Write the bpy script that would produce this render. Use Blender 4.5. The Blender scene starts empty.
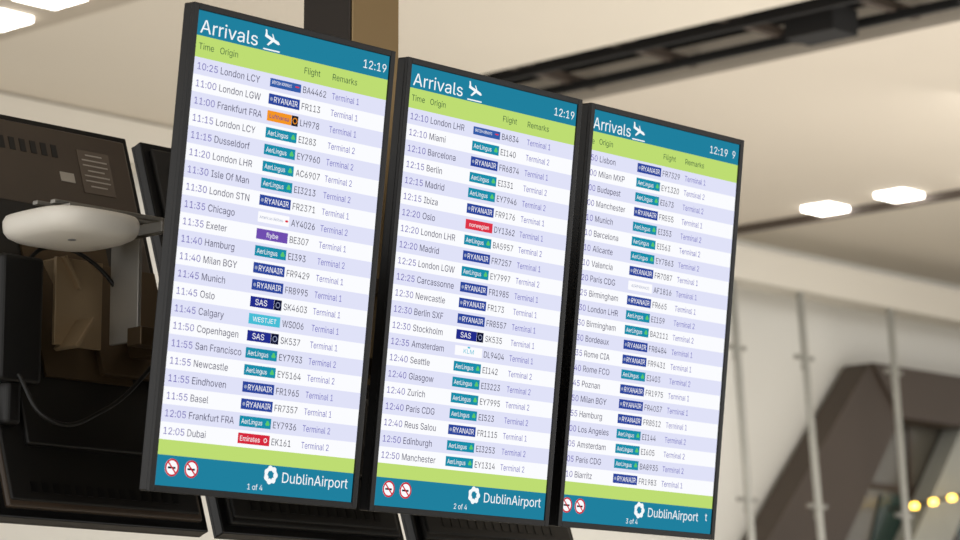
import bpy, bmesh, math, os
from mathutils import Vector, Matrix, Euler
from mathutils.geometry import delaunay_2d_cdt
scene=bpy.context.scene
scene.view_settings.view_transform='Standard'
scene.view_settings.look='None'
COL=bpy.context.collection
ZC=1.6
def lin(c):
    return tuple(((v/255)/12.92 if v/255<=.04045 else ((v/255+.055)/1.055)**2.4) for v in c)+(1.0,)
# ---------------------------------------------------------------- materials
def mat_emit(name,rgb,s=1.0):
    m=bpy.data.materials.new(name);m.use_nodes=True;n=m.node_tree;n.nodes.clear()
    o=n.nodes.new("ShaderNodeOutputMaterial");e=n.nodes.new("ShaderNodeEmission")
    e.inputs[0].default_value=lin(rgb);e.inputs[1].default_value=s;n.links.new(e.outputs[0],o.inputs[0]);return m
def mat(name,rgb,rough=.5,metal=0,var=.12,scale=3.0,spec=.5,coat=0):
    m=bpy.data.materials.new(name);m.use_nodes=True;n=m.node_tree;b=n.nodes["Principled BSDF"]
    tc=n.nodes.new("ShaderNodeTexCoord");nz=n.nodes.new("ShaderNodeTexNoise");nz.inputs["Scale"].default_value=scale
    nz.inputs["Detail"].default_value=4
    mx=n.nodes.new("ShaderNodeMix");mx.data_type='RGBA'
    c=lin(rgb);a=tuple(v*(1-var) for v in c[:3])+(1,);d=tuple(min(1,v*(1+var)) for v in c[:3])+(1,)
    mx.inputs[6].default_value=a;mx.inputs[7].default_value=d
    n.links.new(tc.outputs["Object"],nz.inputs["Vector"]);n.links.new(nz.outputs["Fac"],mx.inputs[0])
    n.links.new(mx.outputs[2],b.inputs["Base Color"])
    b.inputs["Roughness"].default_value=rough;b.inputs["Metallic"].default_value=metal
    b.inputs["Specular IOR Level"].default_value=spec;b.inputs["Coat Weight"].default_value=coat
    return m
M={}
def E(key,rgb,s=1.0):
    M[key]=mat_emit("screen_"+key,rgb,s)
E('teal',(32,128,158));E('green',(190,221,114));E('white',(251,252,255));E('lav',(224,226,248))
E('hdrtext',(248,251,253));E('time',(104,94,176));E('origin',(64,60,90));E('flight',(50,48,68));E('term',(110,106,188))
E('coltext',(44,84,60));E('al',(24,142,170));E('ry',(44,70,156));E('ba',(52,92,168));E('lh',(244,150,36));E('fb',(112,78,176))
E('sas',(34,44,140));E('sasbox',(10,14,50));E('wj',(70,190,214));E('no',(222,52,72));E('ek',(214,40,60));E('paper',(252,252,255))
E('redring',(206,44,56));E('dark',(30,30,40));E('shamrock',(90,200,110));E('grey',(150,160,190))
mBez=mat("bezel_black_gloss",(9,9,10),.3,0,.1,20,.35)
mCase=mat("casing_black",(13,12,11),.42,0,.25,6,.4)
mCaseB=mat("casing_back_brown",(60,49,39),.33,0,.3,5,.6)
mBronze=mat("bronze_metal_dark",(76,62,44),.4,.6,.2,4)
mTan=mat("bracket_tan",(142,122,94),.45,.4,.15,4)
mPostShade=mat("post_shaded",(40,32,25),.5,.3,.15,3)  # shade on the post's side face put into its colour
mPostLit=mat("post_lit_front",(138,115,78),.35,.4,.12,3)  # light on the front of the same post, painted as a paler gold
mSteel=mat("grey_steel",(150,147,140),.4,.6,.1,6)
mLabel=mat("label_grey",(84,72,60),.6,0,.1,20)
mInk=mat("label_ink",(156,148,136),.6,0,.1,20)
mAP=mat("cream_plastic",(240,236,226),.38,0,.04,8)
mAPd=mat("access_point_grey",(120,122,124),.5)
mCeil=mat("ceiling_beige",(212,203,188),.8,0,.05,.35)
mCeilR=mat("ceiling_beige_darker",(199,189,174),.8,0,.06,.35)  # slightly darker beige for the right-hand slab
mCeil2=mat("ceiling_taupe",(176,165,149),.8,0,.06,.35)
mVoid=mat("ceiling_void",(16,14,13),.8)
mWall=mat("wall_plaster",(222,220,213),.8,0,.05,.3)
mFloor=mat("floor_terrazzo",(198,194,186),.35,0,.1,30)
mBeam=mat("beam_beige",(206,200,188),.7,0,.05,.5)
mTruss=mat("truss_brown",(70,59,50),.6,0,.15,.8)
mPale=mat("beam_pale",(160,161,153),.6)
mGl=mat("glazing_brown",(100,96,87),.25,0,.2,.6)
mGlT=mat("glazing_teal",(42,62,58),.25,0,.2,.8)
mMast=mat("mast_paint",(172,172,166),.45)
mLamp=mat_emit("ceiling_lamp",(255,250,242),12)
mLampY=mat_emit("lamp_amber",(255,206,80),9)
# ---------------------------------------------------------------- mesh helpers
def link(o,parent=None):
    COL.objects.link(o)
    if parent: o.parent=parent
    return o
def boxes(name,specs,parent=None,bevel=0,segs=2):
    bm=bmesh.new();mats=[]
    for sp in specs:
        c,s,m=sp[:3]
        if m not in mats: mats.append(m)
        R=sp[3] if len(sp)>3 else None
        mt=Matrix.Translation(c)
        if R: mt=mt@Euler(R).to_matrix().to_4x4()
        mt=mt@Matrix.Diagonal((s[0],s[1],s[2],1))
        r=bmesh.ops.create_cube(bm,size=1,matrix=mt)
        fs=set()
        for v in r['verts']:
            for f in v.link_faces: fs.add(f)
        for f in fs: f.material_index=mats.index(m)
    me=bpy.data.meshes.new(name);bm.to_mesh(me);bm.free()
    for m in mats: me.materials.append(m)
    o=bpy.data.objects.new(name,me);link(o,parent)
    if bevel:
        b=o.modifiers.new("bevel",'BEVEL');b.width=bevel;b.segments=segs;b.limit_method='ANGLE'
    return o
def cyl(name,p0,p1,r,m,parent=None,n=20,r2=None):
    p0=Vector(p0);p1=Vector(p1);d=p1-p0
    bm=bmesh.new();bmesh.ops.create_cone(bm,cap_ends=True,segments=n,radius1=r,radius2=r if r2 is None else r2,depth=d.length,
        matrix=Matrix.Translation((p0+p1)/2)@d.to_track_quat('Z','Y').to_matrix().to_4x4())
    for f in bm.faces:
        if len(f.verts)==4:f.smooth=True
    me=bpy.data.meshes.new(name);bm.to_mesh(me);bm.free();me.materials.append(m)
    return link(bpy.data.objects.new(name,me),parent)
def prism(name,pts,y0,y1,m,parent=None):
    bm=bmesh.new();a=[bm.verts.new((x,y0,z)) for x,z in pts];b=[bm.verts.new((x,y1,z)) for x,z in pts]
    bm.faces.new(a);bm.faces.new(b[::-1]);n=len(pts)
    for i in range(n): bm.faces.new((a[i],b[i],b[(i+1)%n],a[(i+1)%n]))
    bmesh.ops.recalc_face_normals(bm,faces=bm.faces)
    me=bpy.data.meshes.new(name);bm.to_mesh(me);bm.free();me.materials.append(m)
    return link(bpy.data.objects.new(name,me),parent)
# ---------------------------------------------------------------- text glyph meshes
FONT=None
try:
    for kind in ('LOCAL','SYSTEM'):
        d=bpy.utils.resource_path(kind)
        pth=os.path.join(d,'datafiles','fonts','Inter.woff2')
        if d and os.path.exists(pth): FONT=bpy.data.fonts.load(pth);break
except Exception: FONT=None
def raw(s,bold,fill,font):
    cu=bpy.data.curves.new("t",'FONT');cu.body=s;cu.size=1;cu.resolution_u=3;cu.offset=bold
    if not fill: cu.fill_mode='NONE'
    if font: cu.font=font
    o=bpy.data.objects.new("t",cu);COL.objects.link(o);bpy.context.view_layer.update()
    dg=bpy.context.evaluated_depsgraph_get();me=bpy.data.meshes.new_from_object(o.evaluated_get(dg))
    V=[(v.co.x,v.co.y) for v in me.vertices];Fc=[tuple(p.vertices) for p in me.polygons];Ed=[tuple(e.vertices) for e in me.edges]
    bpy.data.objects.remove(o);bpy.data.curves.remove(cu);bpy.data.meshes.remove(me)
    return V,Fc,Ed
def loops_of(V,Ed):
    adj={}
    for a,b in Ed: adj.setdefault(a,[]).append(b);adj.setdefault(b,[]).append(a)
    seen=set();L=[]
    for s0 in sorted(adj):
        if s0 in seen: continue
        nb=sorted(adj[s0]);cur=s0+1 if s0+1 in nb else nb[0]
        lp=[s0];seen.add(s0);prev=s0
        while cur not in seen:
            lp.append(cur);seen.add(cur)
            nx=[q for q in adj[cur] if q!=prev and q not in seen]
            if not nx: break
            prev,cur=cur,nx[0]
        pts=[]
        for i in lp:
            p=V[i]
            if not pts or (abs(p[0]-pts[-1][0])+abs(p[1]-pts[-1][1]))>1e-4: pts.append(p)
        if len(pts)>1 and (abs(pts[0][0]-pts[-1][0])+abs(pts[0][1]-pts[-1][1]))<=1e-4: pts.pop()
        if len(pts)>2: L.append(pts)
    return L
def wind(L,x,y):
    w=0
    for pts in L:
        n=len(pts)
        for i in range(n):
            ax,ay=pts[i];bx,by=pts[(i+1)%n]
            if (ay<=y)!=(by<=y):
                t=(y-ay)/(by-ay)
                if ax+t*(bx-ax)>x: w+=1 if by>ay else -1
    return w
def cdt(s,bold,font):
    V,Fc,Ed=raw(s,bold,False,font)
    L=loops_of(V,Ed)
    if not L: return [],[]
    vs=[];es=[]
    for pts in L:
        b=len(vs);n=len(pts);vs+=[Vector(p) for p in pts];es+=[(b+i,b+(i+1)%n) for i in range(n)]
    r=delaunay_2d_cdt(vs,es,[],0,1e-5);ov,of=r[0],r[2]
    F=[]
    for f in of:
        cx=sum(ov[i].x for i in f)/len(f);cy=sum(ov[i].y for i in f)/len(f)
        if wind(L,cx,cy)!=0: F.append(tuple(f))
    return [(v.x,v.y) for v in ov],F
MODE='cdt'
try:
    tv,tf=cdt("D",0.0,FONT)
    if not tf: MODE='fill';FONT=None
except Exception as ex:
    MODE='fill';FONT=None
_tc={}
def tmesh(s,bold=0.0):
    k=(s,bold)
    if k in _tc:return _tc[k]
    if MODE=='cdt': V,Fc=cdt(s,bold,FONT)
    else: V,Fc,_=raw(s,0.0,True,None)
    used={i for f in Fc for i in f}
    if used:
        idx={o:n for n,o in enumerate(sorted(used))}
        V=[V[i] for i in sorted(used)];Fc=[tuple(idx[i] for i in f) for f in Fc]
    _tc[k]=(V,Fc);return _tc[k]
CAP=max(v[1] for v in tmesh("H")[0])
wL=max(v[0] for v in tmesh("London LCY")[0])-min(v[0] for v in tmesh("London LCY")[0])
XS=7.75*CAP/wL
AW,AH=.6805,1.21
class Content:
    def __init__(s): s.v=[];s.f=[];s.m=[];s.mats=[]
    def mi(s,k):
        if k not in s.mats:s.mats.append(k)
        return s.mats.index(k)
    def poly(s,pts,k,layer):
        b=len(s.v)
        for x,y in pts: s.v.append((x-AW/2,-.0003*layer,AH/2-y))
        s.f.append(tuple(range(b,b+len(pts))));s.m.append(s.mi(k))
    def rect(s,u0,v0,u1,v1,k,layer):
        s.poly([(u0*AW,v0*AH),(u0*AW,v1*AH),(u1*AW,v1*AH),(u1*AW,v0*AH)],k,layer)
    def disc(s,cx,cy,r,k,layer,r0=0,ry=None,n=28):
        ry=ry or r
        P=[(math.cos(2*math.pi*i/n),math.sin(2*math.pi*i/n)) for i in range(n)]
        if r0:
            for i in range(n):
                a,b=P[i],P[(i+1)%n]
                s.poly([(cx+a[0]*r,cy+a[1]*r),(cx+b[0]*r,cy+b[1]*r),(cx+b[0]*r0,cy+b[1]*r0),(cx+a[0]*r0,cy+a[1]*r0)],k,layer)
        else: s.poly([(cx+a*r,cy+b*ry) for a,b in P],k,layer)
    def text(s,t,u,vc,cap,k,layer=3,bold=0.0,width=None,center=False,xs=1.0):
        V,Fc=tmesh(t,bold)
        if not V:return
        x0=min(v[0] for v in V);x1=max(v[0] for v in V)
        sy=cap/CAP;sx=sy*XS*xs
        if width: sx=width*AW/(x1-x0)
        ox=u*AW
        if center: ox-=(x1-x0)*sx/2
        b=len(s.v);by=vc*AH+cap/2
        for x,y in V: s.v.append((ox+(x-x0)*sx-AW/2,-.0003*layer,AH/2-(by-y*sy)))
        i=s.mi(k)
        for f in Fc: s.f.append(tuple(b+j for j in f));s.m.append(i)
    def build(s,name):
        me=bpy.data.meshes.new(name);me.from_pydata(s.v,[],s.f)
        for k in s.mats: me.materials.append(M[k])
        me.polygons.foreach_set("material_index",s.m);me.update();return me
HD,GR,R0,PIT,NR=.053,.099,.099,.0366,22
def logo(c,kind,u,v):
    u0,u1=u,u+.160;h=.0113;v0,v1=v-h,v+h
    T=lambda t,k,cap=.0125,w=.13,x=None,b=.0:c.text(t,(u0+u1)/2 if x is None else x,v,cap,k,4,b,w,True)
    if kind=='A':
        c.rect(u0,v0,u1,v1,'al',2);T("AerLingus",'paper',.0125,.105,u0+.062)
        for a in (0,2.1,4.2): c.disc(u0*AW+.096+.0035*math.cos(a+.5),v*AH+.0035*math.sin(a+.5),.0042,'shamrock',4,n=10)
    elif kind=='R':
        c.rect(u0,v0,u1,v1,'ry',2);T("RYANAIR",'paper',.0145,.122,u0+.088,.012);c.disc(u0*AW+.0095,v*AH,.005,'grey',3,n=10)
    elif kind=='B':
        c.rect(u0,v0+.003,u1,v1-.001,'ba',2);T("BRITISH AIRWAYS",'paper',.008,.1,u0+.06,0);c.disc(u0*AW+.095,v*AH-.001,.008,'no',3,ry=.002,n=10)
    elif kind=='L':
        c.rect(u0,v0,u1-.035,v1,'lh',2);c.rect(u1-.034,v0,u1,v1,'dark',2);T("Lufthansa",'sas',.011,.1,u0+.062);c.disc(u1*AW-.0115,v*AH,.0085,'lh',4,r0=.006,n=14)
    elif kind=='X':
        c.rect(u0,v0,u1,v1,'paper',2);T("American Airlines",'grey',.008,.12,u0+.068,0);c.disc(u0*AW+.1,v*AH,.006,'no',3,ry=.003,n=10)
    elif kind=='F':
        c.rect(u0,v0,u1,v1,'fb',2);T("flybe",'paper',.013,.06)
    elif kind=='S':
        c.rect(u0,v0,u1-.04,v1,'sas',2);c.rect(u1-.039,v0,u1,v1,'sasbox',2);T("SAS",'paper',.015,.06,u0+.055,.02);c.disc(u1*AW-.0135,v*AH,.008,'grey',4,r0=.006,n=12)
    elif kind=='W':
        c.rect(u0,v0,u1,v1,'wj',2);T("WESTJET",'paper',.012,.12)
    elif kind=='N':
        c.rect(u0,v0,u1,v1,'no',2);T("norwegian",'paper',.0115,.115)
    elif kind=='E':
        c.rect(u0,v0,u1,v1,'ek',2);T("Emirates",'paper',.013,.1,u0+.06);c.disc(u1*AW-.015,v*AH,.006,'paper',4,r0=.004,n=12)
    elif kind=='K':
        c.rect(u0,v0,u1,v1,'paper',2);T("KLM",'wj',.012,.06,None,.01);c.disc((u0+.08)*AW,v*AH-.011,.006,'wj',3,ry=.0025,n=10)
    elif kind=='D':
        c.rect(u0,v0,u1,v1,'paper',2);T("AIRFRANCE",'grey',.008,.12,None,0)
def make(rows,page,sh=0.0):
    c=Content();cut=sh<0
    c.rect(0,0,1,1,'white',0)
    c.rect(0,0,1,HD,'teal',1);c.rect(0,HD,1,GR,'green',1)
    c.rect(0,R0+PIT*NR,1,.936,'green',1);c.rect(0,.936,1,1,'teal',1)
    c.text("Arrivals",max(.02+sh,.004),.0325,.034,'hdrtext',3,.008,.285 if not cut else .245)
    px,py=(.378+sh)*AW,.026*AH;ca,sa=math.cos(.3),math.sin(.3)
    def tr(P): return [(px+(x*ca-y*sa)*.028,py+(x*sa+y*ca)*.028) for x,y in P]
    c.poly(tr([(-1,-.16),(.75,-.16),(1.02,0),(.8,.14),(-.95,.12)]),'hdrtext',3)
    c.poly(tr([(-.05,-.02),(.3,-.02),(-.25,.72),(-.45,.72)]),'hdrtext',3)
    c.poly(tr([(-.95,-.1),(-.7,-.12),(-.95,-.55),(-1.15,-.55)]),'hdrtext',3)
    c.poly(tr([(.05,-.12),(.28,-.12),(-.12,-.5),(-.26,-.5)]),'hdrtext',3)
    c.rect(.335+sh,.0475,.42+sh,.0505,'hdrtext',3)
    c.text("12:19",.862 if not cut else .795,.029,.0225,'hdrtext',3,.0,.125)
    if cut:
        c.text("9",.955,.029,.0225,'hdrtext',3,.0);c.text("t",.955,.958,.024,'hdrtext',3,.006)
        c.text("e",.004,.077,.016,'coltext',3,0)
    else: c.text("Time",.02,.075,.0165,'coltext',3,0)
    c.text("Origin",.125+sh,.075,.0165,'coltext',3,0)
    c.text("Flight",.555+sh,.075,.0165,'coltext',3,0);c.text("Remarks",.705+sh,.075,.0165,'coltext',3,0)
    for i,(t,o,k,fl,tm) in enumerate(rows):
        v=R0+PIT*(i+.5)
        if i%2==0: c.rect(0,R0+PIT*i,1,R0+PIT*(i+1),'lav',1)
        if cut: c.text(t,.006,v,.0175,'time',3,0,.042)
        else: c.text(t,.022,v,.0175,'time',3,0,.100)
        c.text(o,.137+sh,v,.0178,'origin',3,0,None,False,.97)
        logo(c,k,.386+sh,v-.001)
        c.text(fl,.557+sh,v,.0172,'flight',3,0,None,False,.93)
        c.text("Terminal %d"%tm,.71+sh,v,.0168,'term',3,0,.145)
    for u in ((.078,.172) if not cut else (.028,.112)):
        x,y=u*AW,.961*AH
        c.disc(x,y,.0225,'paper',2);c.disc(x,y,.0225,'redring',4,r0=.0178)
        c.poly([(x-.013,y-.002),(x-.013,y+.003),(x+.012,y+.003),(x+.012,y-.002)],'dark',3)
        c.poly([(x-.015,y-.012),(x-.012,y-.015),(x+.015,y+.012),(x+.012,y+.015)],'redring',4)
    x,y=(.568+sh*.9)*AW,.957*AH
    for j in range(7):
        a=j*2*math.pi/7;c.disc(x+.0165*math.cos(a),y+.0165*math.sin(a)*1.05,.0078,'hdrtext',3,n=12)
    c.disc(x,y,.0215,'hdrtext',2,r0=.0125);c.disc(x-.002,y-.002,.009,'teal',4,n=16)
    c.text("DublinAirport",.628+sh*.9,.960,.0265,'hdrtext',3,.006,.345)
    c.text("%d of 4"%page,.455+sh*.5,.986,.0145,'hdrtext',3)
    return c.build("arrivals_content_%d"%page)
P1=[l.split('|') for l in """10:25|London LCY|B|BA4462|1
11:00|London LGW|R|FR113|1
11:00|Frankfurt FRA|L|LH978|1
11:15|London LCY|A|EI283|2
11:15|Dusseldorf|A|EY7960|2
11:20|London LHR|A|AC6907|2
11:30|Isle Of Man|A|EI3213|2
11:30|London STN|R|FR2371|1
11:35|Chicago|X|AY4026|2
11:35|Exeter|F|BE307|1
11:40|Hamburg|A|EI393|2
11:40|Milan BGY|R|FR9429|1
11:45|Munich|R|FR8995|1
11:45|Oslo|S|SK4603|1
11:45|Calgary|W|WS006|1
11:50|Copenhagen|S|SK537|1
11:55|San Francisco|A|EY7933|2
11:55|Newcastle|A|EY5164|2
11:55|Eindhoven|R|FR1965|1
11:55|Basel|R|FR7357|1
12:05|Frankfurt FRA|A|EY7936|2
12:05|Dubai|E|EK161|2""".split('\n')]
P2=[l.split('|') for l in """12:10|London LHR|B|BA834|1
12:10|Miami|A|EI140|2
12:10|Barcelona|R|FR6874|1
12:15|Berlin|A|EI331|2
12:15|Madrid|A|EY7946|2
12:15|Ibiza|R|FR9176|1
12:20|Oslo|N|DY1362|1
12:20|London LHR|A|BA5957|2
12:20|Madrid|R|FR7257|1
12:25|London LGW|A|EY7997|2
12:25|Carcassonne|R|FR1985|1
12:30|Newcastle|R|FR173|1
12:30|Berlin SXF|R|FR8557|1
12:30|Stockholm|S|SK535|1
12:35|Amsterdam|K|DL9404|1
12:40|Seattle|A|EI142|2
12:40|Glasgow|A|EI3223|2
12:40|Zurich|A|EY7995|2
12:40|Paris CDG|A|EI523|2
12:40|Reus Salou|R|FR1115|1
12:50|Edinburgh|A|EI3253|2
12:50|Manchester|A|EY1314|2""".split('\n')]
P3=[l.split('|') for l in """50|Lisbon|R|FR7329|1
00|Milan MXP|A|EY1320|2
00|Budapest|A|EI673|2
00|Manchester|R|FR555|1
10|Munich|A|EI353|2
10|Barcelona|A|EI563|2
10|Alicante|A|EY7863|2
10|Valencia|R|FR7087|1
20|Paris CDG|D|AF1816|1
25|Birmingham|R|FR665|1
30|London LHR|A|EI159|2
30|Birmingham|A|BA2111|2
30|Bordeaux|R|FR8484|1
35|Rome CIA|R|FR9431|1
40|Rome FCO|A|EI403|2
45|Poznan|R|FR1975|1
50|Milan BGY|R|FR4037|1
55|Hamburg|R|FR8512|1
00|Los Angeles|A|EI144|2
05|Amsterdam|A|EI605|2
05|Paris CDG|A|BA8935|2
10|Biarritz|R|FR1983|1""".split('\n')]
fix=lambda R:[(a,b,c,d,int(e)) for a,b,c,d,e in R]
contents=[make(fix(P1),1),make(fix(P2),2),make(fix(P3),3,-.074)]
# ---------------------------------------------------------------- displays
def display(loc,rot,content,back):
    root=bpy.data.objects.new("flight_information_display",None);link(root);root.location=loc;root.rotation_euler=rot
    sc=bpy.data.objects.new("screen",content);link(sc,root)
    BW=.017;OW,OH=AW+2*BW,AH+2*BW
    boxes("bezel",[((-(AW+BW)/2,0,0),(BW,.012,OH),mBez),(((AW+BW)/2,0,0),(BW,.012,OH),mBez),
        ((0,0,(AH+BW)/2),(AW,.012,BW),mBez),((0,0,-(AH+BW)/2),(AW,.012,BW),mBez)],root,.0015)
    boxes("casing",[((0,.020,0),(OW,.034,OH),mBez)],root,.004)
    boxes("rear_cover",[((0,.042,0),(OW-.05,.02,OH-.05),back),((0,.06,-.05),(OW-.22,.03,OH-.5),mCase),
        ((0,.050,-.33),(OW-.07,.014,.50),mCase)],root,.01,3)
    sp=[]
    for i in range(10): sp.append(((-.06+.037*i,.0525,.52),(.02,.002,.04),mCase))
    for i in range(14): sp.append(((-.24+.037*i,.0575,-.54),(.02,.002,.03),mBez))
    sp+=[((0,.079,0),(.30,.008,.44),mBronze),((-.2,.053,.47),(.115,.003,.14),mLabel),((-.09,.053,.44),(.05,.003,.03),mInk)]
    for i in range(7): sp.append(((-.2,.055,.525-.017*i),(.09 if i%3 else .06,.002,.004),mInk))
    boxes("rear_fittings",sp,root,.0)
    return root
cs=[(4.8604,5.4170,1.2812),(5.6361,5.4307,1.2810),(6.4100,5.4482,1.2859)]
for c,m in zip(cs,contents): display((c[0],c[1],c[2]+ZC),(.1152,0,0),m,mCase)
TB=.33
for i,x in enumerate((4.765,5.533,6.30)):
    display((x,6.21,1.2+ZC),(TB,0,math.pi),contents[2-i],mCaseB if i==0 else mCase)
# ---------------------------------------------------------------- support
fr=bpy.data.objects.new("mounting_frame",None);link(fr)
PX,PY=5.68,6.01
boxes("post",[((PX,PY,(1.06+6.0)/2+ZC),(.2,.2,4.94),mPostShade),((PX+.004,PY-.103,(1.06+6.0)/2+ZC),(.192,.006,4.9),mPostLit)],fr,.002)  # thin front plate added only to carry the painted lit face
boxes("cross_beam",[((5.73,5.86,1.12+ZC),(1.96,.06,.05),mBronze),((5.83,5.86,1.36+ZC),(1.7,.035,.05),mBronze)],fr,.003)
sp=[]
for x in (4.93,5.636,6.41):
    sp.append(((x,5.67,1.12+ZC),(.06,.36,.05),mBronze));sp.append(((x,5.55,1.24+ZC),(.26,.02,.34),mBronze,(.1152,0,0)))
for x in (4.93,5.533,6.30):
    sp.append(((x,5.99,1.12+ZC),(.06,.22,.05),mBronze));sp.append(((x,6.11,1.2+ZC),(.26,.02,.34),mBronze,(-TB,0,0)))
boxes("arms",sp,fr,.002)
boxes("side_bracket",[((4.775,5.93,1.25+ZC),(.012,.12,.28),mSteel),((4.69,6.03,1.22+ZC),(.16,.012,.24),mTan),
   ((4.66,6.0,1.13+ZC),(.012,.1,.1),mTan,(0,.6,0)),((4.66,6.06,1.3+ZC),(.012,.1,.1),mTan,(0,-.6,0)),
   ((4.72,5.93,1.465+ZC),(.40,.02,.012),mSteel),((4.74,6.02,1.475+ZC),(.42,.02,.012),mSteel),((4.88,5.97,1.44+ZC),(.03,.16,.03),mSteel)],fr,.002)
boxes("power_box",[((4.47,6.04,1.15+ZC),(.14,.12,.34),mCase),((4.47,6.03,.93+ZC),(.05,.05,.12),mCase)],fr,.012,3)
def cable(pts,r=.006):
    cu=bpy.data.curves.new("cable",'CURVE');cu.dimensions='3D';cu.bevel_depth=r;cu.bevel_resolution=3
    s=cu.splines.new('BEZIER');s.bezier_points.add(len(pts)-1)
    for b,p in zip(s.bezier_points,pts): b.co=(p[0],p[1],p[2]+ZC);b.handle_left_type=b.handle_right_type='AUTO'
    cu.materials.append(mCase);link(bpy.data.objects.new("cable",cu),fr)
cable([(4.50,6.02,1.30),(4.58,6.03,1.36),(4.70,6.0,1.34),(4.86,5.95,1.14)])
cable([(4.46,5.98,1.0),(4.52,5.92,.88),(4.70,5.92,.92),(4.9,5.9,1.10)])
# wireless access point
def superell(a,b,n,t):
    c,s=math.cos(t),math.sin(t);return (a*abs(c)**(2/n)*(1 if c>=0 else -1),b*abs(s)**(2/n)*(1 if s>=0 else -1))
ap=bpy.data.objects.new("wireless_access_point",None);link(ap);ap.location=(4.553,5.89,1.392+ZC)
bm=bmesh.new();N=64;prof=[(.0,.030),(.90,.030),(.965,.026),(1.0,.014),(1.0,.0),(.985,-.015),(.93,-.028),(.8,-.039),(.55,-.047),(.25,-.051),(.0,-.052)]
rings=[]
for k,z in prof:
    if k==0: rings.append([bm.verts.new((0,0,z))]);continue
    rings.append([bm.verts.new((*superell(.155*k,.155*k,3.6,2*math.pi*i/N),z)) for i in range(N)])
for a,b in zip(rings,rings[1:]):
    for i in range(N):
        j=(i+1)%N
        if len(a)==1: bm.faces.new((a[0],b[i],b[j]))
        elif len(b)==1: bm.faces.new((a[i],b[0],a[j]))
        else: bm.faces.new((a[i],b[i],b[j],a[j]))
bmesh.ops.recalc_face_normals(bm,faces=bm.faces)
for f in bm.faces:f.smooth=True
me=bpy.data.meshes.new("shell");bm.to_mesh(me);bm.free();me.materials.append(mAP);link(bpy.data.objects.new("shell",me),ap)
cyl("badge",(-.05,-.07,-.046),(-.05,-.07,-.049),.011,mAPd,ap)
boxes("mounting_plate",[((.03,.02,.040),(.18,.18,.022),mSteel)],ap,.002)
# ---------------------------------------------------------------- hall
H=6+ZC
Y0,Y1=-14,21.7
YM=(Y0+Y1)/2;YL=Y1-Y0
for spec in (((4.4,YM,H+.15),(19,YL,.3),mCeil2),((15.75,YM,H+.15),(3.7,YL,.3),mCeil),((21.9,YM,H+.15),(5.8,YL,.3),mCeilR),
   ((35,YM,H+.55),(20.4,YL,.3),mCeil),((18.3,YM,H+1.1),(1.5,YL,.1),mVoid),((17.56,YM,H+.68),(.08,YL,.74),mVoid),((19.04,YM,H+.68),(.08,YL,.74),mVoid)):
    boxes("ceiling",[spec])
boxes("trim_2",[((24.86,YM,H+.12),(.1,YL,.4),mTruss)])
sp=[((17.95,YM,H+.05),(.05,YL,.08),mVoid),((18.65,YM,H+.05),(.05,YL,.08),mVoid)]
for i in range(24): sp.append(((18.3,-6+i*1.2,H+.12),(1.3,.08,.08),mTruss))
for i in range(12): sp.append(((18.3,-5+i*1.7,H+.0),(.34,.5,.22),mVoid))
boxes("lighting_track",sp)
boxes("floor",[((20,3.85,-.1),(50,35.7,.2),mFloor)])
boxes("wall_back",[((20,21.8,4.2),(50,.2,8.4),mWall)])
boxes("trim_1",[((28,20.7,5.78+ZC),(34,.4,.4),mBeam)])
for x,y,s in ((24.63,18.43,.37),(24.57,17.40,.37),(24.5,16.2,.37),(24.5,15.0,.37),(24.5,13.8,.37),(13.42,18.42,.42),(13.3,17.55,.42),(13.2,16.6,.42)):
    boxes("ceiling_light",[((x,y,H-.02),(s,s,.04),mLamp)])
for (x,yt,k) in ((27.0,20.62,.084),(28.8,20.58,.06),(25.75,20.66,.075)):
    m=bpy.data.objects.new("steel_mast",None);link(m)
    zt=5.58+ZC;cyl("pole",(x,yt,zt),(x,yt-k*zt,0),.045,mMast,m)
    for dz in (.8,2.6):
        y=yt-k*dz;boxes("spider_fitting",[((x,y+.02,zt-dz),(.34,.05,.05),mSteel),((x,y+.02,zt-dz),(.05,.05,.3),mSteel)],m)
    cyl("base",(x,yt-k*zt,0),(x,yt-k*zt+.001,.06),.16,mMast,m)
tz=lambda P:[(x,z+ZC) for x,z in P]
tr=bpy.data.objects.new("escalator_truss",None);link(tr)
prism("incline",tz([(29.2,5.0),(30.1,4.7),(25.4,-1.6),(23.2,-1.6)]),21.2,21.6,mTruss,tr)
prism("top_chord",tz([(29.2,5.0),(40,5.05),(40,4.35),(29.8,4.35)]),21.15,21.6,mTruss,tr)
prism("brace",tz([(32.2,4.4),(31.4,4.4),(27.6,-.6),(28.6,-.6)]),21.3,21.6,mPale,tr)
prism("window_1",tz([(29.6,4.6),(40,4.6),(40,-1.5),(24.8,-1.5)]),21.67,21.69,mGl)
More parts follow.
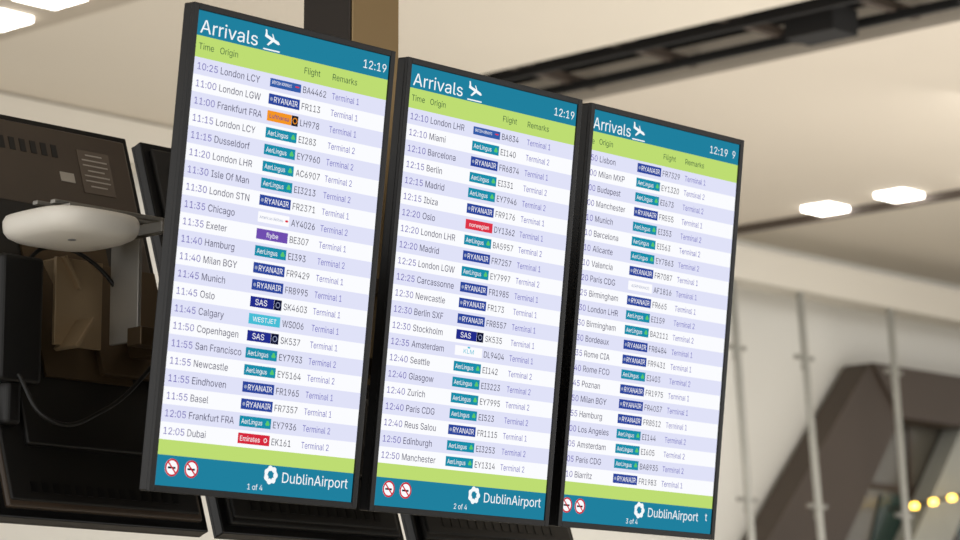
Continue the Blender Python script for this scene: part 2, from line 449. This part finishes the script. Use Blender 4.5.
prism("window_2",tz([(30.0,3.4),(40,3.7),(40,-1.5),(28,-1.5)]),21.63,21.66,mGlT)
sp=[]
for x in (30.6,31.6,32.6,33.6): sp.append(((x,21.61,2.9+ZC),(.07,.02,3.6),mTruss))
sp.append(((33,21.61,3.5+ZC),(7,.02,.07),mTruss))
boxes("trim_3",sp)
for i in range(4):
    x=29.82+.42*i;z=3.2+.08*i+ZC
    cyl("lamp_globe_%d"%(i+1),(x,20.97,z),(x,21.04,z),.038,mLampY,tr);cyl("lamp_stem_%d"%(i+1),(x,21.04,z),(x,21.4,z-.02),.018,mTruss,tr)
# ---------------------------------------------------------------- light
w=bpy.data.worlds.new("world");scene.world=w;w.use_nodes=True
w.node_tree.nodes["Background"].inputs[0].default_value=(1,.985,.965,1);w.node_tree.nodes["Background"].inputs[1].default_value=1.35
def area(name,loc,rot,sx,sy,e,c=(1,.975,.935)):
    l=bpy.data.lights.new(name,'AREA');l.shape='RECTANGLE';l.size=sx;l.size_y=sy;l.energy=e;l.color=c
    o=bpy.data.objects.new(name,l);link(o);o.location=loc;o.rotation_euler=rot
area("hall_fill_up",(20,8,1.0),(math.pi,0,0),14,16,1350)  # unseen fill lamp, added to brighten the ceiling from below
area("hall_fill_down",(6,-1,7.3),(0.5,0,0),6,6,350)  # unseen overhead fill, added on the open side of the hall
area("hall_fill_down.001",(24,14,7.4),(.6,0,0),6,4,380)  # second added fill, with no fixture, over the far part of the hall
# ---------------------------------------------------------------- camera
th,p=.7664,.1719
f=Vector((math.cos(th)*math.cos(p),math.sin(th)*math.cos(p),math.sin(p)));r=Vector((math.sin(th),-math.cos(th),0));u=r.cross(f)
cam=bpy.data.cameras.new("camera");co=bpy.data.objects.new("camera",cam);link(co)
cam.sensor_width=36;cam.lens=2824.3/960*36;cam.clip_end=200
co.matrix_world=Matrix(((r.x,u.x,-f.x,0),(r.y,u.y,-f.y,0),(r.z,u.z,-f.z,ZC),(0,0,0,1)))
cam.dof.use_dof=True;cam.dof.focus_distance=7.85;cam.dof.aperture_fstop=4.2
scene.camera=co
